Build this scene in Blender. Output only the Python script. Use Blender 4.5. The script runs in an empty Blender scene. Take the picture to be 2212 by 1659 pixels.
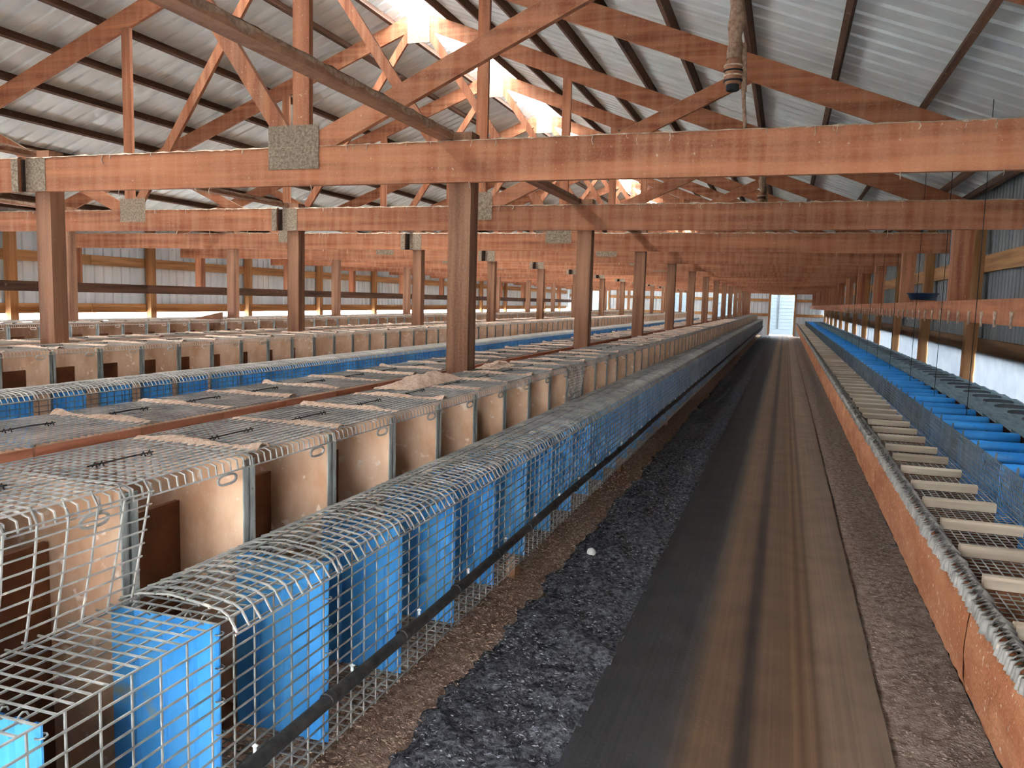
import bpy, math, random
from mathutils import Vector, Matrix, noise as mnoise
random.seed(7)
SC = bpy.context.scene
COL = SC.collection
PI = math.pi

# ------------------------------------------------------------------ camera
F_PX = 1730.0
RM = ((0.9455, 0.0588, -0.3203), (0.3244, -0.0905, 0.9416), (0.0272, -0.9942, -0.1044))
def make_camera():
    vx, vy, roll = 1697.0 - 1106.0, 663.0 - 829.5, 0.0272
    Y = Vector((vx, vy, F_PX)).normalized()
    h = Vector((math.cos(roll), math.sin(roll), 0.0))
    D = Y.cross(h)
    if D.y < 0: D = -D
    D.normalize()
    Z = -D
    X = Y.cross(Z).normalized()
    # world = rows(X,Y,Z) @ cam ; columns are camera axes in world space
    right = Vector((X.x, Y.x, Z.x)); down = Vector((X.y, Y.y, Z.y)); fwd = Vector((X.z, Y.z, Z.z))
    up = -down; back = -fwd
    cd = bpy.data.cameras.new('camera')
    cd.sensor_fit = 'HORIZONTAL'; cd.sensor_width = 36.0; cd.lens = 36.0 * F_PX / 2212.0
    cd.clip_start = 0.05; cd.clip_end = 400
    co = bpy.data.objects.new('camera', cd); COL.objects.link(co)
    m = Matrix(((right.x, up.x, back.x, 0), (right.y, up.y, back.y, 0), (right.z, up.z, back.z, 1.5), (0, 0, 0, 1)))
    co.matrix_world = m
    SC.camera = co
make_camera()

# ------------------------------------------------------------------ world, light, exposure
SKY = 1.0
w = bpy.data.worlds.new('overcast_sky'); SC.world = w; w.use_nodes = True
bg = w.node_tree.nodes['Background']
bg.inputs[0].default_value = (0.93, 0.97, 1.0, 1); bg.inputs[1].default_value = SKY
SC.view_settings.view_transform = 'Standard'; SC.view_settings.look = 'None'
SC.view_settings.gamma = 1.0; SC.view_settings.use_curve_mapping = False
SC.view_settings.exposure = 4.85
SC.cycles.max_bounces = 5; SC.cycles.diffuse_bounces = 4; SC.cycles.glossy_bounces = 2; SC.cycles.transmission_bounces = 3
SC.cycles.use_adaptive_sampling = True; SC.cycles.adaptive_threshold = 0.08; SC.cycles.adaptive_min_samples = 14; SC.cycles.transparent_max_bounces = 8
SC.cycles.caustics_reflective = False; SC.cycles.caustics_refractive = False

XR = -4.77            # ridge line
YA, YB = -1.1, 43.4   # shed ends
def portal(name, loc, rot, sx, sy):
    l = bpy.data.lights.new(name, 'AREA'); l.shape = 'RECTANGLE'; l.size = sx; l.size_y = sy
    l.cycles.is_portal = True
    o = bpy.data.objects.new(name, l); COL.objects.link(o); o.location = loc; o.rotation_euler = rot
    return o
SLOT = 0.27           # half width of the open ridge
portal('ridge_sky_portal', (XR, (YA + YB) / 2, 5.36), (0, 0, 0), 2 * SLOT, YB - YA)
portal('left_opening_portal', (-11.51, (YA + YB) / 2, 0.60), (0, -PI / 2, 0), 0.95, YB - YA)
portal('rear_door_portal', (-0.35, YA - 0.06, 1.05), (-PI / 2, 0, 0), 1.1, 2.1)

# ------------------------------------------------------------------ materials
def lin(r, g, b):
    f = lambda c: ((c / 255 + 0.055) / 1.055) ** 2.4 if c / 255 > 0.04045 else c / 255 / 12.92
    return (f(r), f(g), f(b), 1)
MATS = {}
def mat(name, c1, c2, scale=(4, 4, 4), detail=5, rough=0.75, bump=0.15, bscale=None, spots=None, spot_scale=40, spot_amt=0.0,
        metallic=0.0, spec=0.3, drips=0.0, rand=0.12, coords='Object', lo=0.35, hi=0.68, translucent=0.0):
    m = bpy.data.materials.new(name); m.use_nodes = True
    nt = m.node_tree; N = nt.nodes; L = nt.links
    b = N['Principled BSDF']
    tc = N.new('ShaderNodeTexCoord'); mp = N.new('ShaderNodeMapping')
    mp.inputs['Scale'].default_value = scale
    oi = N.new('ShaderNodeObjectInfo')
    add = N.new('ShaderNodeVectorMath'); add.operation = 'ADD'
    mul = N.new('ShaderNodeVectorMath'); mul.operation = 'SCALE'; mul.inputs[0].default_value = (17, 31, 23)
    L.new(oi.outputs['Random'], mul.inputs['Scale'])
    L.new(tc.outputs[coords], mp.inputs['Vector']); L.new(mp.outputs[0], add.inputs[0]); L.new(mul.outputs[0], add.inputs[1])
    n1 = N.new('ShaderNodeTexNoise'); n1.inputs['Scale'].default_value = 1.0; n1.inputs['Detail'].default_value = detail
    n1.inputs['Roughness'].default_value = 0.6
    L.new(add.outputs[0], n1.inputs['Vector'])
    r = N.new('ShaderNodeValToRGB'); r.color_ramp.elements[0].position = lo; r.color_ramp.elements[1].position = hi
    r.color_ramp.elements[0].color = c1; r.color_ramp.elements[1].color = c2
    L.new(n1.outputs['Fac'], r.inputs[0])
    out = r.outputs[0]
    hv = N.new('ShaderNodeHueSaturation')
    mr = N.new('ShaderNodeMapRange'); mr.inputs['To Min'].default_value = 1 - rand; mr.inputs['To Max'].default_value = 1 + rand
    L.new(oi.outputs['Random'], mr.inputs['Value']); L.new(mr.outputs[0], hv.inputs['Value'])
    L.new(out, hv.inputs['Color']); out = hv.outputs[0]
    if drips > 0:
        md = N.new('ShaderNodeMapping'); md.inputs['Scale'].default_value = (17, 17, 1.3); L.new(tc.outputs[coords], md.inputs['Vector'])
        nd = N.new('ShaderNodeTexNoise'); nd.inputs['Scale'].default_value = 1.0; nd.inputs['Detail'].default_value = 4; L.new(md.outputs[0], nd.inputs['Vector'])
        nf = N.new('ShaderNodeTexNoise'); nf.inputs['Scale'].default_value = 90; nf.inputs['Detail'].default_value = 3; L.new(tc.outputs[coords], nf.inputs['Vector'])
        av = N.new('ShaderNodeMath'); av.operation = 'MULTIPLY_ADD'; av.inputs[1].default_value = 0.5; L.new(nf.outputs['Fac'], av.inputs[0]); L.new(nd.outputs['Fac'], av.inputs[2])
        rd = N.new('ShaderNodeMapRange'); rd.inputs['From Min'].default_value = 0.62; rd.inputs['From Max'].default_value = 1.0; rd.inputs['To Max'].default_value = drips
        L.new(av.outputs[0], rd.inputs['Value'])
        mxd = N.new('ShaderNodeMix'); mxd.data_type = 'RGBA'; L.new(rd.outputs[0], mxd.inputs[0]); L.new(out, mxd.inputs[6]); mxd.inputs[7].default_value = lin(206, 160, 126)
        out = mxd.outputs[2]
    if spots:
        n2 = N.new('ShaderNodeTexNoise'); n2.inputs['Scale'].default_value = spot_scale; n2.inputs['Detail'].default_value = 3
        ad2 = N.new('ShaderNodeVectorMath'); ad2.operation = 'ADD'; L.new(tc.outputs[coords], ad2.inputs[0]); L.new(mul.outputs[0], ad2.inputs[1])
        L.new(ad2.outputs[0], n2.inputs['Vector'])
        r2 = N.new('ShaderNodeValToRGB'); r2.color_ramp.elements[0].position = 0.66 - spot_amt; r2.color_ramp.elements[1].position = 0.74 - spot_amt
        L.new(n2.outputs['Fac'], r2.inputs[0])
        mx = N.new('ShaderNodeMix'); mx.data_type = 'RGBA'
        L.new(r2.outputs[0], mx.inputs[0]); L.new(out, mx.inputs[6]); mx.inputs[7].default_value = spots
        out = mx.outputs[2]
    L.new(out, b.inputs['Base Color'])
    b.inputs['Roughness'].default_value = rough; b.inputs['Metallic'].default_value = metallic
    b.inputs['Specular IOR Level'].default_value = spec
    if bump > 0:
        bp = N.new('ShaderNodeBump'); bp.inputs['Strength'].default_value = bump; bp.inputs['Distance'].default_value = 0.01
        if bscale:
            n3 = N.new('ShaderNodeTexNoise'); n3.inputs['Scale'].default_value = bscale; n3.inputs['Detail'].default_value = 4
            L.new(tc.outputs[coords], n3.inputs['Vector']); L.new(n3.outputs['Fac'], bp.inputs['Height'])
        else:
            L.new(n1.outputs['Fac'], bp.inputs['Height'])
        L.new(bp.outputs[0], b.inputs['Normal'])
    if translucent > 0:
        tr = N.new('ShaderNodeBsdfTranslucent'); ms = N.new('ShaderNodeMixShader'); ms.inputs[0].default_value = translucent
        L.new(out, tr.inputs['Color']); L.new(b.outputs[0], ms.inputs[1]); L.new(tr.outputs[0], ms.inputs[2])
        L.new(ms.outputs[0], N['Material Output'].inputs['Surface'])
    MATS[name] = m
    return m

DUST = lin(205, 182, 160)
def wood(name, a, b, ax, **k):
    s = {'x': (0.7, 14, 14), 'y': (14, 0.7, 14), 'z': (14, 14, 0.7)}[ax]
    return mat(name, a, b, scale=s, **k)
BE1, BE2 = lin(134, 76, 50), lin(186, 120, 84)
for ax in 'xyz':
    wood('timber_' + ax, BE1, BE2, ax, spots=DUST, spot_scale=55, spot_amt=-0.02, bump=0.25, drips=0.38)
    wood('post_wood_' + ax, lin(112, 74, 54), lin(164, 118, 90), ax, spots=DUST, spot_scale=70, spot_amt=-0.04, bump=0.3, drips=0.35)
wood('purlin_wood', lin(66, 46, 34), lin(112, 80, 60), 'y', spots=lin(130, 105, 85), spot_scale=18, spot_amt=0.02, bump=0.4)
wood('wall_wood', lin(150, 108, 70), lin(196, 150, 100), 'y', bump=0.2)
wood('wall_post_wood', lin(140, 98, 62), lin(186, 138, 92), 'z', bump=0.2)
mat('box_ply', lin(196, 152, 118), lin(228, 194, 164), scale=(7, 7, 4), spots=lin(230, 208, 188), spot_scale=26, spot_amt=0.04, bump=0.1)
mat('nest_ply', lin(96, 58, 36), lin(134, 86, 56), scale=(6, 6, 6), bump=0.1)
wood('back_ply', lin(150, 96, 70), lin(188, 130, 102), 'y', spots=lin(190, 150, 130), spot_scale=60, spot_amt=-0.03, bump=0.15)
mat('galvanised', lin(128, 134, 132), lin(178, 183, 178), scale=(30, 30, 8), rough=0.6, metallic=0.0, bump=0.25, spots=lin(96, 84, 66), spot_scale=45)
mat('wire', lin(120, 120, 116), lin(170, 168, 162), scale=(12, 12, 12), rough=0.5, metallic=0.35, bump=0)
mat('dusty_wire', lin(132, 131, 128), lin(180, 176, 168), scale=(9, 9, 9), rough=0.85, bump=0, spots=lin(204, 192, 176), spot_scale=25, spot_amt=0.03)
mat('lid_wire', lin(136, 136, 135), lin(184, 178, 170), scale=(10, 10, 10), rough=0.8, bump=0)
mat('lit_lid_wire', lin(186, 180, 170), lin(218, 208, 194), scale=(10, 10, 10), rough=0.9, bump=0)  # paler copy of lid_wire, light from the left put into the colour
mat('lit_wire', lin(190, 186, 178), lin(222, 214, 202), scale=(9, 9, 9), rough=0.9, bump=0)  # paler copy of dusty_wire with the left daylight painted in
mat('dark_wire', lin(92, 104, 112), lin(128, 138, 144), scale=(10, 10, 10), rough=0.7, bump=0)
mat('blue_sheet', lin(58, 148, 222), lin(92, 178, 240), scale=(5, 5, 2), rough=0.38, bump=0.05, spots=lin(150, 160, 150), spot_scale=9, spot_amt=-0.03, spec=0.5)
mat('blue_roll', lin(40, 140, 226), lin(70, 166, 242), scale=(5, 5, 5), rough=0.4, bump=0.05, spots=lin(40, 52, 60), spot_scale=38, spot_amt=-0.03, spec=0.5)
mat('blue_grey_mesh', lin(124, 146, 156), lin(160, 178, 186), scale=(30, 6, 10), rough=0.85, bump=0.6, bscale=160)
mat('dark_pan', lin(28, 32, 36), lin(46, 52, 56), rough=0.8, bump=0.1)
mat('oval_grey', lin(62, 70, 76), lin(78, 86, 92), rough=0.8, bump=0.1)
mat('crumbs', lin(110, 112, 118), lin(176, 178, 184), scale=(30, 30, 30), rough=0.95, bump=0.3)
mat('shavings', lin(196, 160, 134), lin(232, 206, 184), scale=(60, 60, 60), rough=0.95, bump=0.9, bscale=220)
mat('dust', lin(170, 146, 122), lin(222, 202, 180), scale=(40, 40, 40), rough=1.0, bump=0.6, bscale=150)
mat('cobweb', lin(142, 112, 90), lin(190, 162, 138), scale=(40, 40, 40), rough=1.0, bump=0.5, bscale=150)
mat('nail_plate', lin(120, 104, 86), lin(176, 158, 136), scale=(60, 60, 60), rough=0.7, metallic=0.1, bump=0.9, bscale=120)
mat('roof_metal', lin(206, 213, 212), lin(228, 234, 232), scale=(2, 3, 2), rough=0.55, metallic=0.0, bump=0.02, rand=0.05)
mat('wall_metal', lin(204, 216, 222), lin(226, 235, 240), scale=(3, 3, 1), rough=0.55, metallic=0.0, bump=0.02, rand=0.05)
mat('wall_metal_dark', lin(112, 120, 124), lin(142, 150, 154), scale=(3, 3, 1), rough=0.6, metallic=0.0, bump=0.02, rand=0.08)  # darker sheet tone for the right wall
wood('wall_wood_dark', lin(96, 70, 46), lin(136, 104, 74), 'y', bump=0.2)  # darker board tone for the right wall
mat('black_rubber', lin(34, 34, 34), lin(66, 64, 60), scale=(20, 20, 20), rough=0.7, bump=0.2)
mat('white_plastic', lin(216, 218, 216), lin(236, 236, 234), rough=0.4, bump=0)
mat('plastic_film', lin(58, 62, 68), lin(68, 72, 76), scale=(4, 4, 4), rough=0.4, bump=0.5, translucent=0.6)
mat('tray_board', lin(178, 110, 72), lin(210, 146, 106), scale=(9, 3, 9), spots=lin(226, 200, 180), spot_scale=60, spot_amt=0.035, rough=0.9, bump=0.6, bscale=90)
wood('slat_wood', lin(176, 158, 138), lin(222, 208, 186), 'x', bump=0.15)
mat('stone', lin(206, 204, 200), lin(230, 228, 222), scale=(20, 20, 20), rough=0.8, bump=0.2)
mat('earth', lin(92, 74, 58), lin(126, 104, 84), scale=(6, 6, 6), rough=1, bump=0.8, bscale=60)
mat('litter', lin(146, 118, 102), lin(206, 178, 158), scale=(30, 30, 30), rough=1, bump=1.0, bscale=120, spots=lin(196, 168, 146), spot_scale=90, spot_amt=0.02)
mat('manure', lin(52, 54, 59), lin(124, 126, 133), scale=(38, 38, 38), lo=0.38, hi=0.68, rough=0.95, bump=1.0, bscale=90, spots=lin(150, 152, 160), spot_scale=110, spot_amt=-0.02)
mat('debris', lin(128, 106, 92), lin(188, 166, 152), scale=(26, 26, 26), rough=1, bump=1.0, bscale=110, spots=lin(206, 196, 186), spot_scale=100, spot_amt=-0.02)
mat('bounce_yard', lin(226, 227, 226), lin(236, 237, 236), scale=(3, 3, 3), rough=1, bump=0)  # yard made near white to bounce more light into the shed
mat('siding', lin(58, 66, 71), lin(62, 69, 73), rough=0.5, bump=0, rand=0.02)
mat('shadow_gap', lin(40, 27, 19), lin(60, 40, 28), scale=(20, 20, 20), bump=0.2)
mat('blue_tub_plastic', lin(20, 50, 78), lin(28, 64, 96), rough=0.4, bump=0)

def walkway_material():
    m = bpy.data.materials.new('walkway_concrete'); m.use_nodes = True
    nt = m.node_tree; N = nt.nodes; L = nt.links; b = N['Principled BSDF']
    tc = N.new('ShaderNodeTexCoord'); sx = N.new('ShaderNodeSeparateXYZ'); L.new(tc.outputs['Object'], sx.inputs[0])
    # worn wheel tracks: lengthwise stains by the place across the slab
    mp = N.new('ShaderNodeMapping'); mp.inputs['Scale'].default_value = (1, 0.02, 1); L.new(tc.outputs['Object'], mp.inputs[0])
    nw = N.new('ShaderNodeTexNoise'); nw.inputs['Scale'].default_value = 3; L.new(mp.outputs[0], nw.inputs[0])
    ad = N.new('ShaderNodeMath'); ad.operation = 'MULTIPLY_ADD'; ad.inputs[1].default_value = 0.03
    L.new(nw.outputs['Fac'], ad.inputs[0]); L.new(sx.outputs[0], ad.inputs[2])
    mr = N.new('ShaderNodeMapRange'); mr.inputs['From Min'].default_value = -0.60; mr.inputs['From Max'].default_value = 0.44
    L.new(ad.outputs[0], mr.inputs['Value'])
    r = N.new('ShaderNodeValToRGB'); e = r.color_ramp.elements
    stops = [(0.0, lin(86, 86, 88)), (0.30, lin(82, 80, 80)), (0.36, lin(96, 78, 62)), (0.40, lin(120, 92, 68)), (0.49, lin(112, 86, 64)),
             (0.525, lin(66, 52, 42)), (0.555, lin(70, 55, 44)), (0.585, lin(118, 92, 70)), (0.68, lin(112, 86, 64)), (0.70, lin(130, 100, 72)),
             (0.725, lin(96, 70, 50)), (0.75, lin(134, 104, 78)), (0.775, lin(100, 78, 58)), (0.80, lin(146, 120, 98)), (1.0, lin(152, 130, 110))]
    e[0].position, e[0].color = stops[0]; e[1].position, e[1].color = stops[-1]
    for p, c in stops[1:-1]:
        q = e.new(p); q.color = c
    L.new(mr.outputs[0], r.inputs[0])
    mp2 = N.new('ShaderNodeMapping'); mp2.inputs['Scale'].default_value = (70, 0.5, 1); L.new(tc.outputs['Object'], mp2.inputs[0])
    n2 = N.new('ShaderNodeTexNoise'); n2.inputs['Scale'].default_value = 1; n2.inputs['Detail'].default_value = 4; L.new(mp2.outputs[0], n2.inputs[0])
    n3 = N.new('ShaderNodeTexNoise'); n3.inputs['Scale'].default_value = 5; n3.inputs['Detail'].default_value = 6; L.new(tc.outputs['Object'], n3.inputs[0])
    ma = N.new('ShaderNodeMath'); ma.operation = 'ADD'; L.new(n2.outputs['Fac'], ma.inputs[0]); L.new(n3.outputs['Fac'], ma.inputs[1])
    m2 = N.new('ShaderNodeMapRange'); m2.inputs['From Min'].default_value = 0.7; m2.inputs['From Max'].default_value = 1.3
    m2.inputs['To Min'].default_value = 0.78; m2.inputs['To Max'].default_value = 1.2; L.new(ma.outputs[0], m2.inputs['Value'])
    hv = N.new('ShaderNodeHueSaturation'); L.new(m2.outputs[0], hv.inputs['Value']); L.new(r.outputs[0], hv.inputs['Color'])
    m2.inputs['To Min'].default_value = 0.55; m2.inputs['To Max'].default_value = 0.85
    L.new(hv.outputs[0], b.inputs['Base Color']); b.inputs['Roughness'].default_value = 0.72; b.inputs['Specular IOR Level'].default_value = 0.35
    nb = N.new('ShaderNodeTexNoise'); nb.inputs['Scale'].default_value = 60; nb.inputs['Detail'].default_value = 4; L.new(tc.outputs['Object'], nb.inputs[0])
    bp = N.new('ShaderNodeBump'); bp.inputs['Strength'].default_value = 0.15; bp.inputs['Distance'].default_value = 0.01
    L.new(nb.outputs['Fac'], bp.inputs['Height']); L.new(bp.outputs[0], b.inputs['Normal'])
    MATS['walkway_concrete'] = m
walkway_material()

# ------------------------------------------------------------------ mesh helpers
class MB:
    def __init__(s): s.v = []; s.f = []; s.m = []
    def _add(s, vs, fs, m=0):
        o = len(s.v); s.v.extend(vs)
        s.f.extend(tuple(i + o for i in f) for f in fs); s.m.extend([m] * len(fs)); return s
    def box(s, x0, x1, y0, y1, z0, z1, m=0):
        if x0 > x1: x0, x1 = x1, x0
        return s._add([(x0, y0, z0), (x1, y0, z0), (x1, y1, z0), (x0, y1, z0), (x0, y0, z1), (x1, y0, z1), (x1, y1, z1), (x0, y1, z1)],
                      [(0, 3, 2, 1), (4, 5, 6, 7), (0, 1, 5, 4), (1, 2, 6, 5), (2, 3, 7, 6), (3, 0, 4, 7)], m)
    def bar(s, p, q, wd, th, side=(0, 1, 0), m=0):
        p = Vector(p); q = Vector(q); d = (q - p).normalized(); sd = Vector(side).normalized()
        up = d.cross(sd).normalized(); a = sd * (th / 2); b = up * (wd / 2)
        vs = [tuple(c + i * a + j * b) for c in (p, q) for i, j in ((-1, -1), (1, -1), (1, 1), (-1, 1))]
        return s._add(vs, [(3, 2, 1, 0), (4, 5, 6, 7), (0, 1, 5, 4), (1, 2, 6, 5), (2, 3, 7, 6), (3, 0, 4, 7)], m)
    def wire(s, pts, r, m=0, n=4):
        pts = [Vector(p) for p in pts]; k = len(pts); base = len(s.v)
        d0 = (pts[1] - pts[0]).normalized(); ref = Vector((0, 0, 1)) if abs(d0.z) < 0.9 else Vector((1, 0, 0))
        for i, p in enumerate(pts):
            d = (pts[min(i + 1, k - 1)] - pts[max(i - 1, 0)]).normalized()
            a = d.cross(ref)
            if a.length < 1e-4: a = d.cross(Vector((0, 1, 0)))
            a.normalize(); b = d.cross(a).normalized()
            for j in range(n):
                t = 2 * PI * (j + 0.5) / n
                s.v.append(tuple(p + a * (r * math.cos(t)) + b * (r * math.sin(t))))
        for i in range(k - 1):
            for j in range(n):
                s.f.append((base + i * n + j, base + i * n + (j + 1) % n, base + (i + 1) * n + (j + 1) % n, base + (i + 1) * n + j)); s.m.append(m)
        s.f.append(tuple(base + j for j in reversed(range(n)))); s.m.append(m)
        s.f.append(tuple(base + (k - 1) * n + j for j in range(n))); s.m.append(m)
        return s
    def lathe(s, prof, c, n=16, m=0, axis='z', sx=1.0, sy=1.0):
        base = len(s.v)
        for r, z in prof:
            for j in range(n):
                t = 2 * PI * j / n
                if axis == 'z': s.v.append((c[0] + r * math.cos(t) * sx, c[1] + r * math.sin(t) * sy, c[2] + z))
                elif axis == 'x': s.v.append((c[0] + z, c[1] + r * math.cos(t), c[2] + r * math.sin(t)))
                else: s.v.append((c[0] + r * math.cos(t), c[1] + z, c[2] + r * math.sin(t)))
        for i in range(len(prof) - 1):
            for j in range(n):
                s.f.append((base + i * n + j, base + i * n + (j + 1) % n, base + (i + 1) * n + (j + 1) % n, base + (i + 1) * n + j)); s.m.append(m)
        return s
    def grid(s, fn, us, vs_, m=0):
        base = len(s.v); nu = len(us); nv = len(vs_)
        for v in vs_:
            for u in us: s.v.append(fn(u, v))
        for j in range(nv - 1):
            for i in range(nu - 1):
                s.f.append((base + j * nu + i, base + j * nu + i + 1, base + (j + 1) * nu + i + 1, base + (j + 1) * nu + i)); s.m.append(m)
        return s
    def merge(s, o, off=(0, 0, 0), m=None):
        b = len(s.v); s.v.extend((x + off[0], y + off[1], z + off[2]) for x, y, z in o.v)
        s.f.extend(tuple(i + b for i in f) for f in o.f); s.m.extend(o.m if m is None else [m] * len(o.f)); return s
    def mesh(s, name, mats, smooth=False):
        me = bpy.data.meshes.new(name); me.from_pydata(s.v, [], s.f)
        if isinstance(mats, str): mats = [mats]
        for x in mats: me.materials.append(MATS[x])
        if len(mats) > 1: me.polygons.foreach_set('material_index', s.m)
        if smooth: me.polygons.foreach_set('use_smooth', [True] * len(s.f))
        me.update(); return me

def tag(o, label=None, cat=None, group=None, kind=None):
    if label: o['label'] = label
    if cat: o['category'] = cat
    if group: o['group'] = group
    if kind: o['kind'] = kind
    return o
def obj(name, me, parent=None, loc=(0, 0, 0), rot=None):
    o = bpy.data.objects.new(name, me); COL.objects.link(o); o.location = loc
    if rot: o.rotation_euler = rot
    if parent is not None: o.parent = parent
    return o
def thing(name, loc, label, cat, group=None):
    return tag(obj(name, None, None, loc), label, cat, group)
ONES = ['', 'first', 'second', 'third', 'fourth', 'fifth', 'sixth', 'seventh', 'eighth', 'ninth', 'tenth', 'eleventh', 'twelfth', 'thirteenth',
        'fourteenth', 'fifteenth', 'sixteenth', 'seventeenth', 'eighteenth', 'nineteenth']
def nth(n):
    if n < 20: return ONES[n]
    t, o = divmod(n, 10)
    names = {2: 'twent', 3: 'thirt', 4: 'fort', 5: 'fift', 6: 'sixt', 7: 'sevent', 8: 'eight', 9: 'ninet'}[t]
    return names + 'ieth' if o == 0 else names + 'y-' + ONES[o]
CAMI = SC.camera.matrix_world.inverted()
def in_frame(x, y, z):
    p = CAMI @ Vector((x, y, z))
    return p.z < -0.05 and abs(p.x / -p.z) * F_PX < 1106
def count_label(flags, i):
    '''ordinal among the ones the picture shows, counted from its left edge'''
    if flags[i]: return nth(sum(flags[:i + 1]))
    return nth(flags[i:].index(True)) + ' off-frame' if True in flags[i:] else 'hidden'
def frange(a, b, n): return [a + (b - a) * i / n for i in range(n + 1)]
def nz(x, y, z=0.0): return mnoise.noise(Vector((x, y, z)))

# ------------------------------------------------------------------ ground
gm = MB().box(-60, 60, -50, 110, -0.3, -0.03).mesh('ground', 'bounce_yard')
tag(obj('ground', gm), kind='structure')
fm = MB().box(-11.5, 2.0, YA, YB, -0.06, -0.005).mesh('floor', 'earth')
tag(obj('floor', fm), kind='structure')
def yspace(a, b, d0, grow):
    out = [a]; d = d0
    while out[-1] < b:
        out.append(min(b, out[-1] + d)); d = max(d0, (out[-1]) * grow)
    return out
def ground_strip(name, x0, x1, mname, amp, seed, label, cat, base=0.0, edge=None, freq=9.0):
    ys = yspace(-1.0, YB - 0.1, 0.025, 0.012); xs = frange(x0, x1, max(6, int((x1 - x0) / 0.022)))
    def fn(x, y):
        z = base + amp * (0.55 * nz(x * freq, y * freq, seed) + 0.3 * nz(x * freq * 3, y * freq * 3, seed + 5) + 0.2 * nz(x * freq * 7, y * freq * 7, seed + 9))
        if edge: z += edge(x, y)
        return (x, y, z)
    o = obj(name, MB().grid(fn, xs, ys).mesh(name, mname, True))
    return tag(o, label, cat, kind='stuff')
ground_strip('wood_shavings_litter', -1.72, -1.08, 'litter', 0.022, 3.1, 'brown wood shavings litter under the wire pens left of walkway', 'litter', 0.012,
             lambda x, y: 0.035 * max(0, min(1, (-x - 1.05) / 0.4)) - 0.03 * max(0, min(1, (x + 1.16) / 0.08)))
ground_strip('manure', -1.18, -0.585, 'manure', 0.05, 8.4, 'black crumbly manure strip between walkway and wire pens', 'manure', 0.028,
             lambda x, y: -0.035 * max(0, min(1, (-x - 1.07 + 0.05 * nz(3, y * 2.0, 4)) / 0.08)) + 0.02 * nz(x * 3, y * 3, 2))
ground_strip('litter_debris', 0.405, 0.76, 'debris', 0.024, 13.7, 'grey brown litter debris between walkway and cage bench', 'litter', 0.012)
ground_strip('dark_soil', 0.72, 1.75, 'manure', 0.03, 21.7, 'dark soil under the cage bench along right wall', 'soil', 0.0)
wk = MB()
wys = yspace(-1.05, YB - 0.1, 0.12, 0.03)
def wk_edge(y, side): return (-0.600 + 0.006 * nz(1, y * 3.0, 3)) if side < 0 else (0.422 + 0.008 * nz(5, y * 2.2, 8))
wk.grid(lambda u, y: ((wk_edge(y, -1) * (1 - u) + wk_edge(y, 1) * u), y, 0.035 + 0.002 * nz(u * 3, y * 2, 1)), frange(0, 1, 10), wys)
wk.grid(lambda u, y: (wk_edge(y, -1), y, -0.02 + 0.055 * u), [0, 1], wys); wk.grid(lambda u, y: (wk_edge(y, 1), y, 0.035 - 0.055 * u), [0, 1], wys)
tag(obj('walkway', wk.mesh('walkway', 'walkway_concrete')), 'long straight concrete walkway with dark wheel tracks', None, kind='structure')
# loose chips
def chips(name, x0, x1, n, mname, label, zfun, smin, smax, ymax):
    mb = MB()
    for _ in range(n):
        y = 0.9 + (ymax - 0.9) * random.random() ** 1.7; x = random.uniform(x0, x1); sz = random.uniform(smin, smax)
        a = random.uniform(0, 2 * PI); c, s_ = math.cos(a), math.sin(a); z = zfun(x, y); l = sz * random.uniform(0.8, 1.8)
        mb._add([(x - c * l, y - s_ * l, z), (x + c * l, y + s_ * l, z + sz * random.uniform(0, .5)), (x - s_ * sz * .5, y + c * sz * .5, z), (x, y, z + sz * 0.6)],
                [(0, 1, 3), (1, 2, 3), (2, 0, 3), (0, 2, 1)])
    return tag(obj(name, mb.mesh(name, mname)), label, 'litter', kind='stuff')
chips('loose_shavings', -1.55, -1.10, 9000, 'shavings', 'loose pale shavings scattered over the brown litter strip', lambda x, y: 0.03 + 0.04 * max(0, min(1, (-x - 1.1) / 0.4)), 0.003, 0.008, 9)
chips('manure_crumbs', -1.10, -0.62, 6000, 'crumbs', 'dark crumbs scattered over the black manure strip', lambda x, y: 0.022 + 0.02 * random.random(), 0.003, 0.007, 8)
chips('loose_debris', 0.44, 0.74, 5000, 'debris', 'loose pale crumbs scattered beside the right edge of walkway', lambda x, y: 0.018, 0.003, 0.008, 9)

# ------------------------------------------------------------------ roof
SL = 0.385; ZR = 5.13
def raf(x): return ZR - SL * abs(x - XR)      # rafter centreline
COS = 1 / math.sqrt(1 + SL * SL); ANG = math.atan(SL)
ceil = tag(obj('ceiling', None, None, (XR, 0, 4.9)), kind='structure')
ZOFF = 0.107 + 0.095                           # centreline to underside of sheet (vertical)
HALF = 6.95
def roof_sheet(sgn):
    mb = MB(); W = 0.92; prof = [(0, 0)]
    for i in range(4):
        c = 0.115 + 0.23 * i
        prof += [(c - 0.03, 0), (c - 0.014, 0.022), (c + 0.014, 0.022), (c + 0.03, 0)]
    prof += [(W, 0)]
    for (ya, za), (yb, zb) in zip(prof, prof[1:]):
        x0, x1 = SLOT, HALF
        mb._add([(sgn * x0, ya, -SL * x0 + za), (sgn * x1, ya, -SL * x1 + za), (sgn * x1, yb, -SL * x1 + zb), (sgn * x0, yb, -SL * x0 + zb)],
                [(0, 1, 2, 3) if sgn > 0 else (3, 2, 1, 0)])
    return mb.mesh('roof_sheet', 'roof_metal')
for sgn in (-1, 1):
    me = roof_sheet(sgn)
    y = YA - 0.3; sh = 0
    while y < YB + 0.1:
        obj('roof_sheet', me, ceil, (0, y, ZR + ZOFF - 4.9 + 0.0015 * (sh % 2))); y += 0.90; sh += 1
PUR = [0.42] + [0.42 + 0.66 * i for i in range(1, 10)] + [6.6]
PL = 11.6
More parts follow.
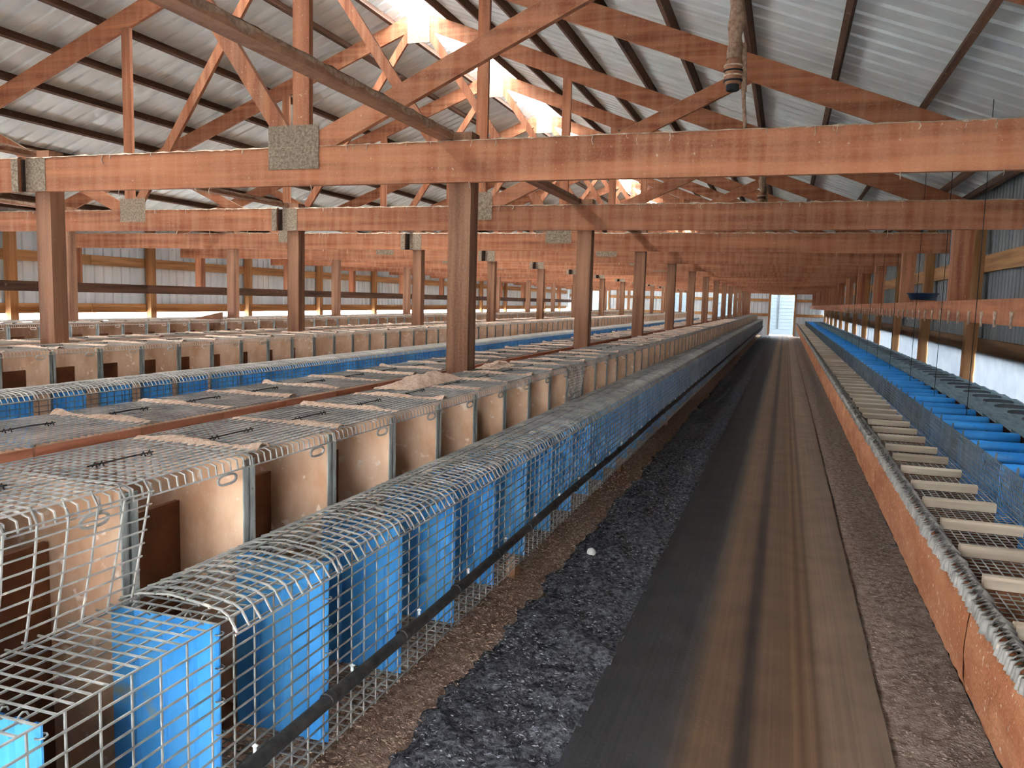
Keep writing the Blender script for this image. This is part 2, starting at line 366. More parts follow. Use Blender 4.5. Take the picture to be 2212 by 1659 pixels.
for sgn in (-1, 1):
    mb = MB()
    mb.bar((0, 0, 0), (0, PL - 0.01, 0), 0.042, 0.09, side=(sgn * -math.sin(ANG) * -1, 0, math.cos(ANG)))
    # dust and web clinging to the purlin
    me = mb.mesh('purlin', 'purlin_wood')
    for i, d in enumerate(PUR):
        for k in range(4):
            obj('purlin', me, ceil, (sgn * d, YA - 0.2 + k * PL, raf(XR + sgn * d) + 0.107 + 0.047 - 4.9))

# ------------------------------------------------------------------ trusses
TY0, TS, NT = 4.15, 2.9, 14
JX = 1.99
def chord_dust(x0, x1, z, seed):
    mb = MB(); n = int((x1 - x0) / 0.035)
    def fn(t, u):
        x = x0 + (x1 - x0) * t; hgt = 0.006 + 0.012 * max(0, nz(x * 9, seed, 1)) + 0.012 * max(0, nz(x * 25, seed, 2))
        yy = -0.026 + 0.052 * u; e = 1 - abs(2 * u - 1) ** 2
        drop = -0.012 * max(0, nz(x * 30, seed, 7) + 0.1) if u in (0.0, 1.0) else 0
        return (x, yy, z + hgt * e + drop)
    mb.grid(fn, frange(0, 1, n), [0.0, 0.2, 0.5, 0.8, 1.0])
    return mb.mesh('dust_layer', 'dust', True)
def truss_parts(variant):
    P = []
    z0, z1 = 2.13, 2.35
    xl, xr, gap0, gap1 = -11.2, 1.66, XR - 0.16, XR - 0.09
    P.append(('bottom_chord', MB().box(xl, gap0, -0.02, 0.02, z0, z1).mesh('bottom_chord', 'timber_x'), None))
    P.append(('bottom_chord', MB().box(gap1, xr, -0.02, 0.02, z0, z1).mesh('bottom_chord', 'timber_x'), None))
    P.append(('gap_shade_block', MB().box(gap0, gap1, 0.0, 0.035, z0 + 0.005, z1 - 0.005).mesh('gap_shade_block', 'shadow_gap'), None))  # dark filler block, its colour stands in for shade in the gap
    for sg in (-1, 1):
        e = XR + sg * 6.52
        P.append(('top_chord', MB().bar((XR, 0, raf(XR)), (e, 0, raf(e)), 0.2, 0.04).mesh('top_chord', 'timber_x'), None))
        j = XR + sg * JX
        P.append(('vertical_web', MB().box(j + sg * 0.05 - 0.055, j + sg * 0.05 + 0.055, -0.02, 0.02, z1 - 0.02, raf(j) - 0.1).mesh('vertical_web', 'timber_z'), None))
        P.append(('ridge_web', MB().bar((j - sg * 0.03, -0.001, z1 + 0.02), (XR + sg * 0.14, -0.001, raf(XR) - 0.18), 0.10, 0.038).mesh('ridge_web', 'timber_z'), None))
        q = XR + sg * 4.38
        P.append(('outer_web', MB().bar((j + sg * 0.1, 0.001, z1 - 0.01), (q, 0.001, raf(q) - 0.06), 0.125, 0.039).mesh('outer_web', 'timber_x'), None))
        P.append(('gusset_plate', MB().box(j - 0.17, j + 0.17, -0.024, -0.019, 2.225, 2.475).mesh('gusset_plate', 'nail_plate'), None))
        P.append(('dust_layer', chord_dust(xl if sg < 0 else gap1, gap0 if sg < 0 else xr, z1, 3.7 * variant + sg), None))
        # dusty ledge on the outer web
        P.append(('dust_layer', MB().bar((j + sg * 0.18, 0.0, z1 + 0.02 + 0.07), (q - sg * 0.05, 0.0, raf(q) - 0.06 + 0.045), 0.008, 0.034).mesh('dust_layer', 'dust'), None))
    P.append(('ridge_plate', MB().box(XR - 0.16, XR + 0.16, -0.026, -0.0195, ZR - 0.31, ZR + 0.06).mesh('ridge_plate', 'nail_plate'), None))
    P.append(('splice_plate', MB().box(gap1, gap1 + 0.17, -0.025, -0.0195, z0 + 0.0, z1 - 0.005).mesh('splice_plate', 'nail_plate'), None))
    P.append(('splice_plate', MB().box(gap0 - 0.06, gap0, -0.025, -0.0195, z0 + 0.0, z1 - 0.005).mesh('splice_plate', 'nail_plate'), None))
    return P
TV = [truss_parts(i) for i in range(3)]
for k in range(-1, NT):
    y = TY0 + TS * k
    if k == 0: lb = 'nearest roof truss in view, its big tie beam crossing the whole picture'
    elif k > 0: lb = f'{nth(k + 1)} wooden roof truss counting away from the viewer'
    else: lb = 'wooden roof truss just above the top edge of the picture'
    t = thing('roof_truss', (XR, y, 2.13), lb, 'roof truss', 'wooden roof trusses with nail plates')
    for nm, me, _ in TV[k % 3]:
        if nm == 'dust_layer' and k > 8: continue
        obj(nm, me, t, (-XR, 0, -2.13))

# lengthwise boards lying on the tie beams along the post rows
def ledger(x, label):
    t = thing('lengthwise_brace', (x, 0, 2.355), label, 'brace board', 'lengthwise brace boards on the tie beams')
    for k in range(-1, NT, 2):
        y0 = TY0 + TS * k
        obj('board', MB().box(-0.045, 0.045, y0 - 0.05, min(y0 + 2 * TS - 0.06, YB - 0.2), 0.012, 0.05).mesh('board', 'post_wood_y'), t)
        if k < 8:
            mb = MB()
            for side in (-1, 1):
                n = 130
                mb.grid(lambda tt, u, side=side, y0=y0: (side * (0.047 + 0.006 * abs(nz(tt * 60, u, 3 + side))), y0 + tt * 5.7,
                        0.052 - u * (0.012 + 0.05 * max(0, nz(tt * 45, side * 3.3, y0)))), frange(0, 1, n), [0, 0.5, 1])
            mb.grid(lambda tt, u, y0=y0: (-0.048 + 0.096 * u, y0 + tt * 5.7, 0.052 + 0.012 * abs(nz(tt * 70, u * 3, y0))), frange(0, 1, 130), frange(0, 1, 4))
            obj('dust_layer', mb.mesh('dust_layer', 'cobweb', True), t)
ledger(-1.83, 'dusty brace board lying on the tie beams above posts beside walkway')
ledger(XR - 0.09, 'dusty brace board lying on the tie beams below the ridge')
ledger(-7.89, 'dusty brace board lying on the tie beams over the far left posts')

# ------------------------------------------------------------------ posts
PROWS = [(-1.74, 'beside the walkway'), (-4.77, 'under the ridge'), (-7.80, 'of the far left line')]
pm = MB().box(-0.065, 0.065, 0, 0.115, 0, 2.41)
pme = pm.mesh('support_post', 'post_wood_z')
for px, wh in PROWS:
    fl = [in_frame(px, TY0 + TS * q, 1.8) for q in range(NT)]
    for k in range(0, NT):
        o = obj('support_post', pme, None, (px, TY0 + TS * k + 0.022, -0.005))
        tag(o, f'{count_label(fl, k)} timber post {wh}, counting away from the viewer', 'post', 'timber posts carrying the tie beams')

# ------------------------------------------------------------------ walls
def corr(mb, y0, y1, x, z0, z1, sgn, pitch=0.2, h=0.022, m=0):
    y = y0
    while y < y1 - 1e-4:
        e = min(y + pitch, y1)
        q = pitch / 0.2; pts = [(y, 0), (y + 0.07 * q, 0), (y + 0.085 * q, h), (y + 0.115 * q, h), (y + 0.13 * q, 0), (e, 0)]
        for (a, za), (b, zb) in zip(pts, pts[1:]):
            if b > a: mb._add([(x + sgn * za, a, z0), (x + sgn * zb, b, z0), (x + sgn * zb, b, z1), (x + sgn * za, a, z1)], [(0, 1, 2, 3)], m)
        y = e
    return mb
WXR, WXL = 1.92, -11.46
for nm, wx, sgn in (('wall_right', WXR, 1), ('wall_left', WXL, -1)):
    W = tag(obj(nm, None, None, (wx, 0, 0)), kind='structure'); WM = 'wall_metal' if sgn < 0 else 'wall_metal_dark'
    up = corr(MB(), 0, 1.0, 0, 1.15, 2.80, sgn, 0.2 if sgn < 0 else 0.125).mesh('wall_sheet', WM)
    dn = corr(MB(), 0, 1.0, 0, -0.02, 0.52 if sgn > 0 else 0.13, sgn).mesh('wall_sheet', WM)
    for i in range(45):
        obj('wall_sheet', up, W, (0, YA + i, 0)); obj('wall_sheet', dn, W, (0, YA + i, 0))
    ix = -sgn; WW = 'wall_wood' if sgn < 0 else 'wall_wood_dark'
    girt = MB().box(ix * 0.003, ix * 0.045, 0, 3.99, 0, 0.17).mesh('girt', 'wall_wood')
    skirt = MB().box(ix * 0.003, ix * 0.045, 0, 3.99, 0, 0.16).mesh('skirt_board', WW)
    for i in range(11):
        for z in (1.90,): obj('girt', girt, W, (0, YA + i * 4.0 + 0.005, z))
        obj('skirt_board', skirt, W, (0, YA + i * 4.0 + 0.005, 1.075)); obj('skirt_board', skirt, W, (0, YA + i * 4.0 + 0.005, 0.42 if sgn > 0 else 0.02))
    post = MB().box(ix * 0.048, ix * 0.16, -0.07, 0.07, 0, 2.62).mesh('wall_post', 'wall_post_wood')
    for i in range(16):
        y = 0.62 + 2.9 * (i - 1)
        if y > YA + 0.2: obj('wall_post', post, W, (0, y, 0))
# plastic over the right openings
def film(seed):
    return MB().grid(lambda u, v: (0.012 * nz(u * 2.2, v * 5, seed) + 0.006 * nz(u * 9, v * 14, seed), 0.075 + 2.75 * u, 0.55 + 0.55 * v), frange(0, 1, 40), frange(0, 1, 12)).mesh('plastic_sheet', 'plastic_film', True)
FV = [film(2.2), film(7.9)]
ffl = [in_frame(WXR, 0.62 + 2.9 * (q - 1) + 2.6, 0.95) for q in range(16)]
for i in range(16):
    y = 0.62 + 2.9 * (i - 1)
    o = obj('plastic_sheet', FV[i % 2], None, (WXR - 0.055, y, 0))
    tag(o, f'translucent white plastic over the low window opening, {count_label(ffl, i)} from the right picture edge', 'plastic sheet', 'plastic sheets over the right wall openings')

# end wall with doorways, gable
WF = tag(obj('wall_far', None, None, (XR, YB, 0)), kind='structure')
def endsheet(x0, x1, z0, z1f, y, nm='wall_sheet'):
    mb = MB(); x = x0
    while x < x1 - 1e-4:
        e = min(x + 0.2, x1); pts = [(x, 0), (x + .07, 0), (x + .085, .02), (x + .115, .02), (x + .13, 0), (e, 0)]
        for (a, ya), (b, yb) in zip(pts, pts[1:]):
            if b > a: mb._add([(a - XR, ya, z0), (b - XR, yb, z0), (b - XR, yb, z1f(b)), (a - XR, ya, z1f(a))], [(0, 1, 2, 3)])
        x = e
    return mb.mesh(nm, 'wall_metal')
roofz = lambda x: ZR + ZOFF - SL * max(abs(x - XR), 0.0)
DOORS = [(-0.74, 0.42), (-3.45, -2.55), (-6.05, -4.95), (-10.1, -9.2)]
edges = [WXL] + [v for d in sorted(DOORS) for v in d] + [WXR]
for a, b in zip(edges[0::2], edges[1::2]):
    n = max(1, round((b - a) / 1.0))
    for i in range(n):
        obj('wall_sheet', endsheet(a + (b - a) * i / n, a + (b - a) * (i + 1) / n, -0.02, roofz, 0), WF)
for i, (a, b) in enumerate(DOORS):
    obj('wall_sheet', endsheet(a, b, 2.10, roofz, 0), WF)
    fr = MB().box(a - 0.08, a, -0.03, 0.03, 0, 2.1).box(b, b + 0.08, -0.03, 0.03, 0, 2.1).box(a - 0.08, b + 0.08, -0.03, 0.03, 2.1, 2.2)
    tag(obj(f'door_{i + 1}', fr.mesh('door_frame', 'wall_post_wood'), None, (0, YB - 0.045, 0)), kind='structure')
for z in (1.0, 1.75):
    for a, b in zip(edges[0::2], edges[1::2]):
        obj('girt', MB().box(a - XR + 0.09, b - XR - 0.09, -0.05, -0.01, z, z + 0.14).mesh('girt', 'wall_wood'), WF)
# white sided building seen through the far doorways
wb = thing('white_shed', (XR, YB + 3.2, 0), 'white clapboard building outside, seen through the far doorway', 'building')
nb = 13
sd = MB().grid(lambda u, v: (u, -0.02 * (1 - v), 0.19 * v), [-7.5, 8.5], [0, 1]).box(-7.5, 8.5, -0.02, 0.01, -0.004, 0.0).mesh('siding_board', 'siding')
for i in range(nb): obj('siding_board', sd, wb, (0, 0, 0.28 + 0.19 * i))
obj('foundation', MB().box(-7.5, 8.5, -0.01, 0.3, -0.03, 0.275).mesh('foundation', 'siding'), wb)
obj('corner_board', MB().box(4.35, 4.44, -0.05, 0, 0.28, 2.75).mesh('corner_board', 'dark_pan'), wb)
obj('wall_core', MB().box(-7.5, 8.5, 0.02, 0.3, 0.28, 2.75).mesh('wall_core', 'siding'), wb)
# rear wall behind the viewer with the open doorway the photo was taken from
WB_ = tag(obj('wall_rear', None, None, (XR, YA, 0)), kind='structure')
for a, b in ((WXL, -0.9), (0.2, WXR)):
    n = max(1, round(b - a))
    for i in range(n): obj('wall_sheet', endsheet(a + (b - a) * i / n, a + (b - a) * (i + 1) / n, -0.02, roofz, 0), WB_)
obj('wall_sheet', endsheet(-0.9, 0.2, 2.1, roofz, 0), WB_)

# hanging rails with drop posts, both sides
def rail(x, inner, label, near, wd='timber_y'):
    t = thing('hanging_rail', (x, 0, 1.43), label, 'rail')
    for i in range(11):
        obj('rail_board', MB().box(-0.02, 0.02, YA + 0.1 + i * 4.15, YA + 0.1 + (i + 1) * 4.15 - 0.008, 0, 0.15).mesh('rail_board', wd), t)
    c = 0.03
    for k in range(-1, NT):
        y = TY0 + TS * k + 0.025
        mb = MB()
        x0, x1 = (0.021, 0.16) if inner < 0 else (-0.16, -0.021)
        vs = [(x0, 0, 0.02), (x1, 0, 0.02), (x1, 0.12, 0.02), (x0, 0.12, 0.02)]
        mb.box(x0, x1, y, y + 0.12, 0.13, 0.92)
        mb._add([(x0, y + 0.0, 0.13), (x1, y, 0.13), (x1, y + 0.12, 0.13), (x0, y + 0.12, 0.13), (x0, y + 0.05, 0.02), (x1, y + 0.05, 0.02), (x1, y + 0.12, 0.02), (x0, y + 0.12, 0.02)],
                [(4, 7, 6, 5), (0, 4, 5, 1), (1, 5, 6, 2), (2, 6, 7, 3), (3, 7, 4, 0)])
        obj('drop_post', mb.mesh('drop_post', 'timber_z'), t)
    if near:
        for v in range(3):
            random.seed(40 + v); mb = MB()
            mb.wire([(-0.024, -0.022, 0.062), (-0.026, -0.004, 0.035), (-0.024, 0.0, -0.012 - 0.02 * random.random())], 0.0075, n=5)
            mb.wire([(-0.024, 0.026, 0.066), (-0.026, 0.008, 0.04), (-0.025, 0.0, 0.02)], 0.0065, n=5)
            mb.wire([(-0.024, -0.03, 0.068), (-0.028, 0.0, 0.06), (-0.024, 0.03, 0.072)], 0.005, n=5)
            TUFT.append(mb.mesh('dust_tuft', 'dust', True))
        for i in range(44):
            obj('dust_tuft', TUFT[i % 3], t, (0, 2.9 + 0.355 * i + random.uniform(-.02, .02), 0.005))
TUFT = []
rail(1.19, -1, 'dusty board rail hung along the right side above cage bench', True)
rail(2 * XR - 1.19, 1, 'dark board rail hung along the left wall below the tie beams', False, 'purlin_wood')  # darker wood than the right rail, backlit shade put into the colour

# ------------------------------------------------------------------ cages: nest boxes and wire pens
U = 0.27; ZP0, ZP1 = 0.40, 0.862; ZB0, ZB1 = 0.42, 1.083; DB = 0.395
def box_parts(s, P):
    X = lambda u: -s * u
    def bx(mb, u0, u1, y0, y1, z0, z1, m=0): return mb.box(X(u0), X(u1), y0, y1, z0, z1, m)
    g = 0.006; out = []
    out.append(('side_panel', bx(MB(), 0.002, DB, g, g + 0.012, ZB0, ZB1), 'box_ply'))
    out.append(('edge_strip', bx(bx(MB(), -0.004, 0.016, g - 0.003, g - 0.0005, ZB0, ZB1 - 0.004), -0.004, -0.0005, g - 0.003, g + 0.017, ZB0, ZB1 - 0.004), 'galvanised'))
    out.append(('side_panel', bx(MB(), 0.002, DB, P - g - 0.012, P - g, ZB0, ZB1), 'box_ply'))
    out.append(('edge_strip', bx(bx(MB(), -0.004, 0.016, P - g + 0.0005, P - g + 0.003, ZB0, ZB1 - 0.004), -0.004, -0.0005, P - g - 0.017, P - g + 0.003, ZB0, ZB1 - 0.004), 'galvanised'))
    out.append(('back_panel', bx(MB(), DB, DB + 0.012, 0.004, P - 0.004, ZB0, ZB1 + 0.004), 'back_ply'))
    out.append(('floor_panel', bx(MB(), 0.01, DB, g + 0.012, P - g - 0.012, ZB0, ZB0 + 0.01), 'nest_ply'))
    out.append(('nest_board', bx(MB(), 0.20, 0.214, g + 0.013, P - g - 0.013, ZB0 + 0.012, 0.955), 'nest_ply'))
    lid = MB(); r = 0.0023
    nu, ny = 15, 15
    for i in range(ny + 1):
        y = 0.004 + (P - 0.008) * i / ny
        lid.wire([(X(DB + 0.005), y, ZB1 + 0.010), (X(0.02), y, ZB1 + 0.012), (X(-0.008), y, ZB1 + 0.004), (X(-0.012), y, ZB1 - 0.022)], r)
    for i in range(nu + 1):
        u = 0.005 + (DB - 0.005) * i / nu
        lid.wire([(X(u), 0.002, ZB1 + 0.013), (X(u), P - 0.002, ZB1 + 0.013)], r)
    lid.wire([(X(-0.012), 0.002, ZB1 - 0.020), (X(-0.012), P - 0.002, ZB1 - 0.020)], r)
    out.append(('lid', lid, 'lid_wire'))
    lat = MB(); lat.wire([(X(0.19), P * 0.2, ZB1 + 0.019), (X(0.185), P * 0.5, ZB1 + 0.021), (X(0.19), P * 0.7, ZB1 + 0.019)], 0.0022)
    for f in (0.25, 0.3, 0.62, 0.67): lat.wire([(X(0.183), P * f, ZB1 + 0.013), (X(0.19), P * f, ZB1 + 0.024), (X(0.197), P * f, ZB1 + 0.013)], 0.0018)
    out.append(('hinge_wire', lat, 'black_rubber'))
    ring = MB(); cy, cz = P * 0.74, ZB1 - 0.034
    pts = [(X(-0.017), cy + 0.034 * math.copysign(abs(math.cos(t)) ** 0.6, math.cos(t)), cz + 0.012 * math.sin(t)) for t in frange(0, 2 * PI, 14)]
    ring.wire(pts, 0.0035)
    out.append(('latch_ring', ring, 'dusty_wire'))
    return out
def pile(s, seed, P):
    mb = MB(); us = frange(0.0, DB, 26)
    def fn(u, v):
        e = math.sin(PI * v) ; a = max(0.1, 0.4 + 0.8 * nz(u * 9, seed, 2.2)); yy = 0.006 + 0.07 * v + 0.018 * (1 + nz(u * 6, seed, 9))
        return (-s * u, yy, ZB1 + 0.009 + e * (0.004 + 0.018 * a) + 0.006 * nz(u * 60, v * 9, seed))
    mb.grid(fn, us, frange(0, 1, 7))
    return mb
def pen_parts(s, P):
    X = lambda u: -s * u
    out = []
    d = MB(); prof = [(0.004, 0), (0.016, 0), (0.020, .007), (0.027, .007), (0.031, 0), (0.056, 0), (0.060, .007), (0.067, .007), (0.071, 0), (0.13, 0), (0.134, .007), (0.141, .007), (0.145, 0), (0.20, 0), (0.204, .007), (0.211, .007), (0.215, 0), (U, 0)]
    for off in (0, 0.004):
        for (a, ya), (b, yb) in zip(prof, prof[1:]):
            d._add([(X(a), P - 0.006 - ya + off, ZP0 + 0.002), (X(b), P - 0.006 - yb + off, ZP0 + 0.002), (X(b), P - 0.006 - yb + off, ZP1 - 0.004), (X(a), P - 0.006 - ya + off, ZP1 - 0.004)], [(0, 1, 2, 3)])
    d.box(X(0.004), X(0.0045), P - 0.006, P - 0.002, ZP0 + 0.002, ZP1 - 0.004)
    out.append(('divider', d, 'blue_sheet'))
    r = 0.0023
    f = MB(); nv, nh = 6, 14
    for i in range(nv): f.wire([(X(0), P * (i + 0.5) / nv, ZP0 - 0.012), (X(0), P * (i + 0.5) / nv, ZP1)], r)
    for i in range(nh + 1):
        z = ZP0 + (ZP1 - ZP0) * i / nh; f.wire([(X(-0.002), 0, z), (X(-0.002), P, z)], r)
    out.append(('front_mesh', f, 'wire'))
    t = MB()
    for i in range(12): t.wire([(X(-0.001), P * (i + .5) / 12, ZP1 + 0.001), (X(U - 0.006), P * (i + .5) / 12, ZP1 + 0.001)], r)
    for i in range(1, 8): t.wire([(X(U * i / 8), 0, ZP1 - 0.001), (X(U * i / 8), P, ZP1 - 0.001)], r)
    out.append(('top_mesh', t, 'wire'))
    b = MB()
    for i in range(12): b.wire([(X(0), P * (i + .5) / 12, ZP0), (X(U), P * (i + .5) / 12, ZP0)], r)
    for i in range(1, 9): b.wire([(X(U * i / 9), 0, ZP0 - 0.002), (X(U * i / 9), P, ZP0 - 0.002)], r)
    out.append(('floor_mesh', b, 'wire'))
    k = MB()
    for i in range(7):
        z = ZP0 + 0.03 + 0.068 * i
        pts = [(X(0.006 + 0.009 * math.cos(a)), P - 0.004 + 0.009 * math.sin(a), z) for a in frange(0, 1.6 * PI, 6)]; k.wire(pts, 0.0017)
    for u in (0.04, 0.08, 0.17, 0.21):
        pts = [(X(u), P - 0.004 + 0.009 * math.cos(a), ZP1 - 0.002 + 0.009 * math.sin(a)) for a in frange(0, 1.6 * PI, 6)]; k.wire(pts, 0.0017)
    out.append(('hog_rings', k, 'wire'))
    return out
def pen_lid(s, P, seed):
    X = lambda u: -s * u; l = MB(); arch = 0.020 + 0.008 * nz(seed, 2, 3)
    path = [(U - 0.01, 0.006), (U - 0.06, 0.012 + arch * .6), (U * .5, 0.012 + arch), (0.06, 0.014 + arch * .55), (0.012, 0.018), (-0.006, 0.008), (-0.026, -0.022)]
    n = 11
    for i in range(n):
        y = 0.010 + (P - 0.02) * i / (n - 1); j = 0.004 * nz(i * 1.7, seed, 5)
        l.wire([(X(u), y + j * (k_ % 2), ZP1 + z + 0.003 * nz(i, seed, k_)) for k_, (u, z) in enumerate(path)], 0.0027)
    for k_, (u, z) in enumerate(path):
        l.wire([(X(u), 0.004, ZP1 + z - 0.003), (X(u), P - 0.004, ZP1 + z - 0.003)], 0.0025)
    for u in (0.036, 0.095, 0.17): l.wire([(X(u), 0.004, ZP1 + 0.012 + arch * (0.9 if u > .05 else .4)), (X(u), P - 0.004, ZP1 + 0.012 + arch * (.9 if u > .05 else .4))], 0.0024)
    return l
PCACHE = {}
PALE = {'lid_wire': 'lit_lid_wire', 'dusty_wire': 'lit_wire'}  # swaps in the wire colours that carry painted light from the left
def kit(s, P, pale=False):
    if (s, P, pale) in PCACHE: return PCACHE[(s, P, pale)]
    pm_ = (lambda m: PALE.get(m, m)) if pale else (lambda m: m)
    K = {'box': [(n, mb.mesh(n, pm_(m)), mb, pm_(m)) for n, mb, m in box_parts(s, P)],
         'pen': [(n, mb.mesh(n, m), mb, m) for n, mb, m in pen_parts(s, P)],
         'pile': [pile(s, q, P).mesh('shavings_pile', 'shavings', True) for q in (1.3, 4.6, 8.8)],
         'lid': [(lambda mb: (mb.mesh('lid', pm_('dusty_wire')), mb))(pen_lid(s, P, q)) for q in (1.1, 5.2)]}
    PCACHE[(s, P, pale)] = K; return K
SUB = {'edge_strip': 'side_panel', 'hinge_wire': 'lid', 'latch_ring': 'lid', 'hog_rings': 'divider'}
SKIP_FAR = {'hog_rings', 'latch_ring', 'hinge_wire'}
def cage_row(xf, s, P, y0, n_ind, y_end, rowname, dz=0.0, pens=True, n_pen=None, skip_first_lid=0, boxes=True, pale=False):
    """xf: x of the pens' outer face; s=+1 faces +x"""
    K = kit(s, P, pale); xb = xf - s * U
    n_pen = n_ind if n_pen is None else n_pen
    n_tot = int((y_end - y0) / P)
    bfl = [in_frame(xb, y0 + P * (q + 1), 1.0) for q in range(n_tot)]; pfl = [in_frame(xf, y0 + P * (q + 1), 0.86) for q in range(n_tot)]
    for i in range(n_tot):
        y = y0 + P * i
        if i < n_ind and boxes:
            t = thing('nest_box', (xb, y + 0.045 * (1 if rowname.startswith('row beside') else 0), dz), f'{count_label(bfl, i)} wooden nest box from the left picture edge, {rowname}', 'nest box', 'wooden nest boxes')
            last = {}
            for nm, me, _, _m in K['box']:
                if i > 24 and nm in SKIP_FAR: continue
                par = last.get(SUB[nm], t) if nm in SUB else t
                q = obj(nm, me, par); last[nm] = q
            if random.random() < 0.92: obj('shavings_pile', K['pile'][i % 3], t)
        if pens and i < n_pen:
            t = thing('wire_pen', (xf, y, dz), f'{count_label(pfl, i)} wire pen with blue divider from left picture edge, {rowname}', 'wire pen', 'wire mesh pens with blue dividers')
            last = {}
            for nm, me, _, _m in K['pen']:
                if i > 20 and nm in SKIP_FAR: continue
                q = obj(nm, me, last.get(SUB[nm], t) if nm in SUB else t); last[nm] = q
            if i >= skip_first_lid: obj('lid', K['lid'][i % 2][0], t)
    names = ['box_ply', 'galvanised', 'back_ply', 'nest_ply', 'lid_wire', 'shavings', 'blue_sheet', 'wire', 'dusty_wire', 'lit_lid_wire', 'lit_wire']
    far = MB(); farp = MB()
    for i in range(n_ind, n_tot):
        y = y0 + P * i
        if boxes:
            for nm, _, mb, m in K['box']:
                if nm in SKIP_FAR or nm == 'floor_panel': continue
                far.merge(mb, (xb, y + 0.045 * (1 if rowname.startswith('row beside') else 0), dz), names.index(m))
    for i in range(n_pen, n_tot):
        y = y0 + P * i
        if pens:
            for nm, _, mb, m in K['pen']:
                if nm in SKIP_FAR or nm == 'floor_mesh': continue
                farp.merge(mb, (xf, y, dz), names.index(m))
            farp.merge(K['lid'][i % 2][1], (xf, y, dz), names.index('lit_wire' if pale else 'dusty_wire'))
    if far.f:
        tag(obj('far_nest_boxes', far.mesh('far_nest_boxes', names)), f'far nest boxes of the {rowname}, too small to tell apart', 'nest boxes', kind='stuff')
    if farp.f:
        tag(obj('far_wire_pens', farp.mesh('far_wire_pens', names)), f'far wire pens of the {rowname}, too small to tell apart', 'wire pens', kind='stuff')
    # timber bench under the row
    b = thing('timber_bench', (xb, y0, 0), f'low timber bench under the {rowname}', 'bench')
    L = y_end - y0
    obj('bench_rail', MB().box(-s * 0.01, -s * 0.05, 0, L, 0.34 + dz, 0.395 + dz).mesh('bench_rail', 'post_wood_y'), b)
    obj('bench_rail', MB().box(-s * 0.33, -s * 0.37, 0, L, 0.34 + dz, 0.418 + dz).mesh('bench_rail', 'post_wood_y'), b)
    lm = MB().box(-s * 0.005, -s * 0.055, -0.04, 0.04, 0, 0.34 + dz).mesh('bench_leg', 'post_wood_z')
    lm2 = MB().box(-s * 0.325, -s * 0.375, -0.04, 0.04, 0, 0.34 + dz).mesh('bench_leg', 'post_wood_z')
    for i in range(int(L / 2.9) + 1):
        obj('bench_leg', lm, b, (0, 0.6 + 2.9 * i, 0)); obj('bench_leg', lm2, b, (0, 0.6 + 2.9 * i, 0))
YE = 41.0
random.seed(11)
cage_row(-1.00, 1, 0.395, 0.455, 60, YE, 'row beside walkway', skip_first_lid=2)
cage_row(-2.48, -1, 0.367, 0.793, 60, YE, 'row behind the near posts', n_pen=30)
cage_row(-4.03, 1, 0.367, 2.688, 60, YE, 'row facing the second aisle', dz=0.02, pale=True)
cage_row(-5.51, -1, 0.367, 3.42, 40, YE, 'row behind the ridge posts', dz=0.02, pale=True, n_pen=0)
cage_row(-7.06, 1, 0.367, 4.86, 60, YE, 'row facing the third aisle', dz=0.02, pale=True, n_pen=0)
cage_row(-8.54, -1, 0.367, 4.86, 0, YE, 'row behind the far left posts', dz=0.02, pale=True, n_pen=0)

# hanging mesh flaps
def flap(y0, y1, ytop0, ytop1, label, m, nx, nzz, r):
    mb = MB()
    for i in range(nx + 1):
        t = i / nx; ya = y0 + (y1 - y0) * t; yb = ytop0 + (ytop1 - ytop0) * t
        mb.wire([(-1.222 + 0.006 * math.sin(6 * t), ya, 0.868), (-1.238, (ya + yb) / 2 + 0.004, 0.98), (-1.25, yb, 1.075), (-1.28, yb + 0.012, 1.1)], r)
    for j in range(nzz + 1):
        q = j / nzz; z = 0.875 + 0.2 * q
        mb.wire([(-1.226 - 0.025 * q, y0 + (ytop0 - y0) * q - 0.01, z), (-1.224 - 0.025 * q, y1 + (ytop1 - y1) * q + 0.01, z)], r * 0.9)
    return tag(obj('mesh_flap', mb.mesh('mesh_flap', m)), label, 'mesh flap')
flap(0.47, 1.245, 0.45, 1.33, 'wire mesh flap hanging over the nearest nest boxes at left', 'dusty_wire', 13, 8, 0.0025)
flap(4.64, 4.98, 4.82, 5.24, 'dusty bent wire mesh flap hanging in front of a farther nest box', 'dusty_wire', 10, 12, 0.0035)
# heap of shavings on lids near the first post
for (x, y, rx, ry, h, lb) in ((-1.60, 3.45, 0.09, 0.34, 0.05, 'heap of pink shavings on nest box lids short of the first post'), (-1.62, 4.5, 0.07, 0.2, 0.035, 'small heap of shavings on lids just past the first post')):
    o = obj('shavings_heap', MB().grid(lambda u, v: (x + rx * u, y + ry * v, ZB1 + 0.014 + h * max(0, (1 - u * u) * (1 - v * v)) * (0.8 + 0.7 * nz(u * 3, v * 4, y)) + 0.006 * nz(u * 20, v * 30, y)), frange(-1, 1, 16), frange(-1, 1, 40)).mesh('shavings_heap', 'shavings', True))
    tag(o, lb, 'shavings', kind='stuff')

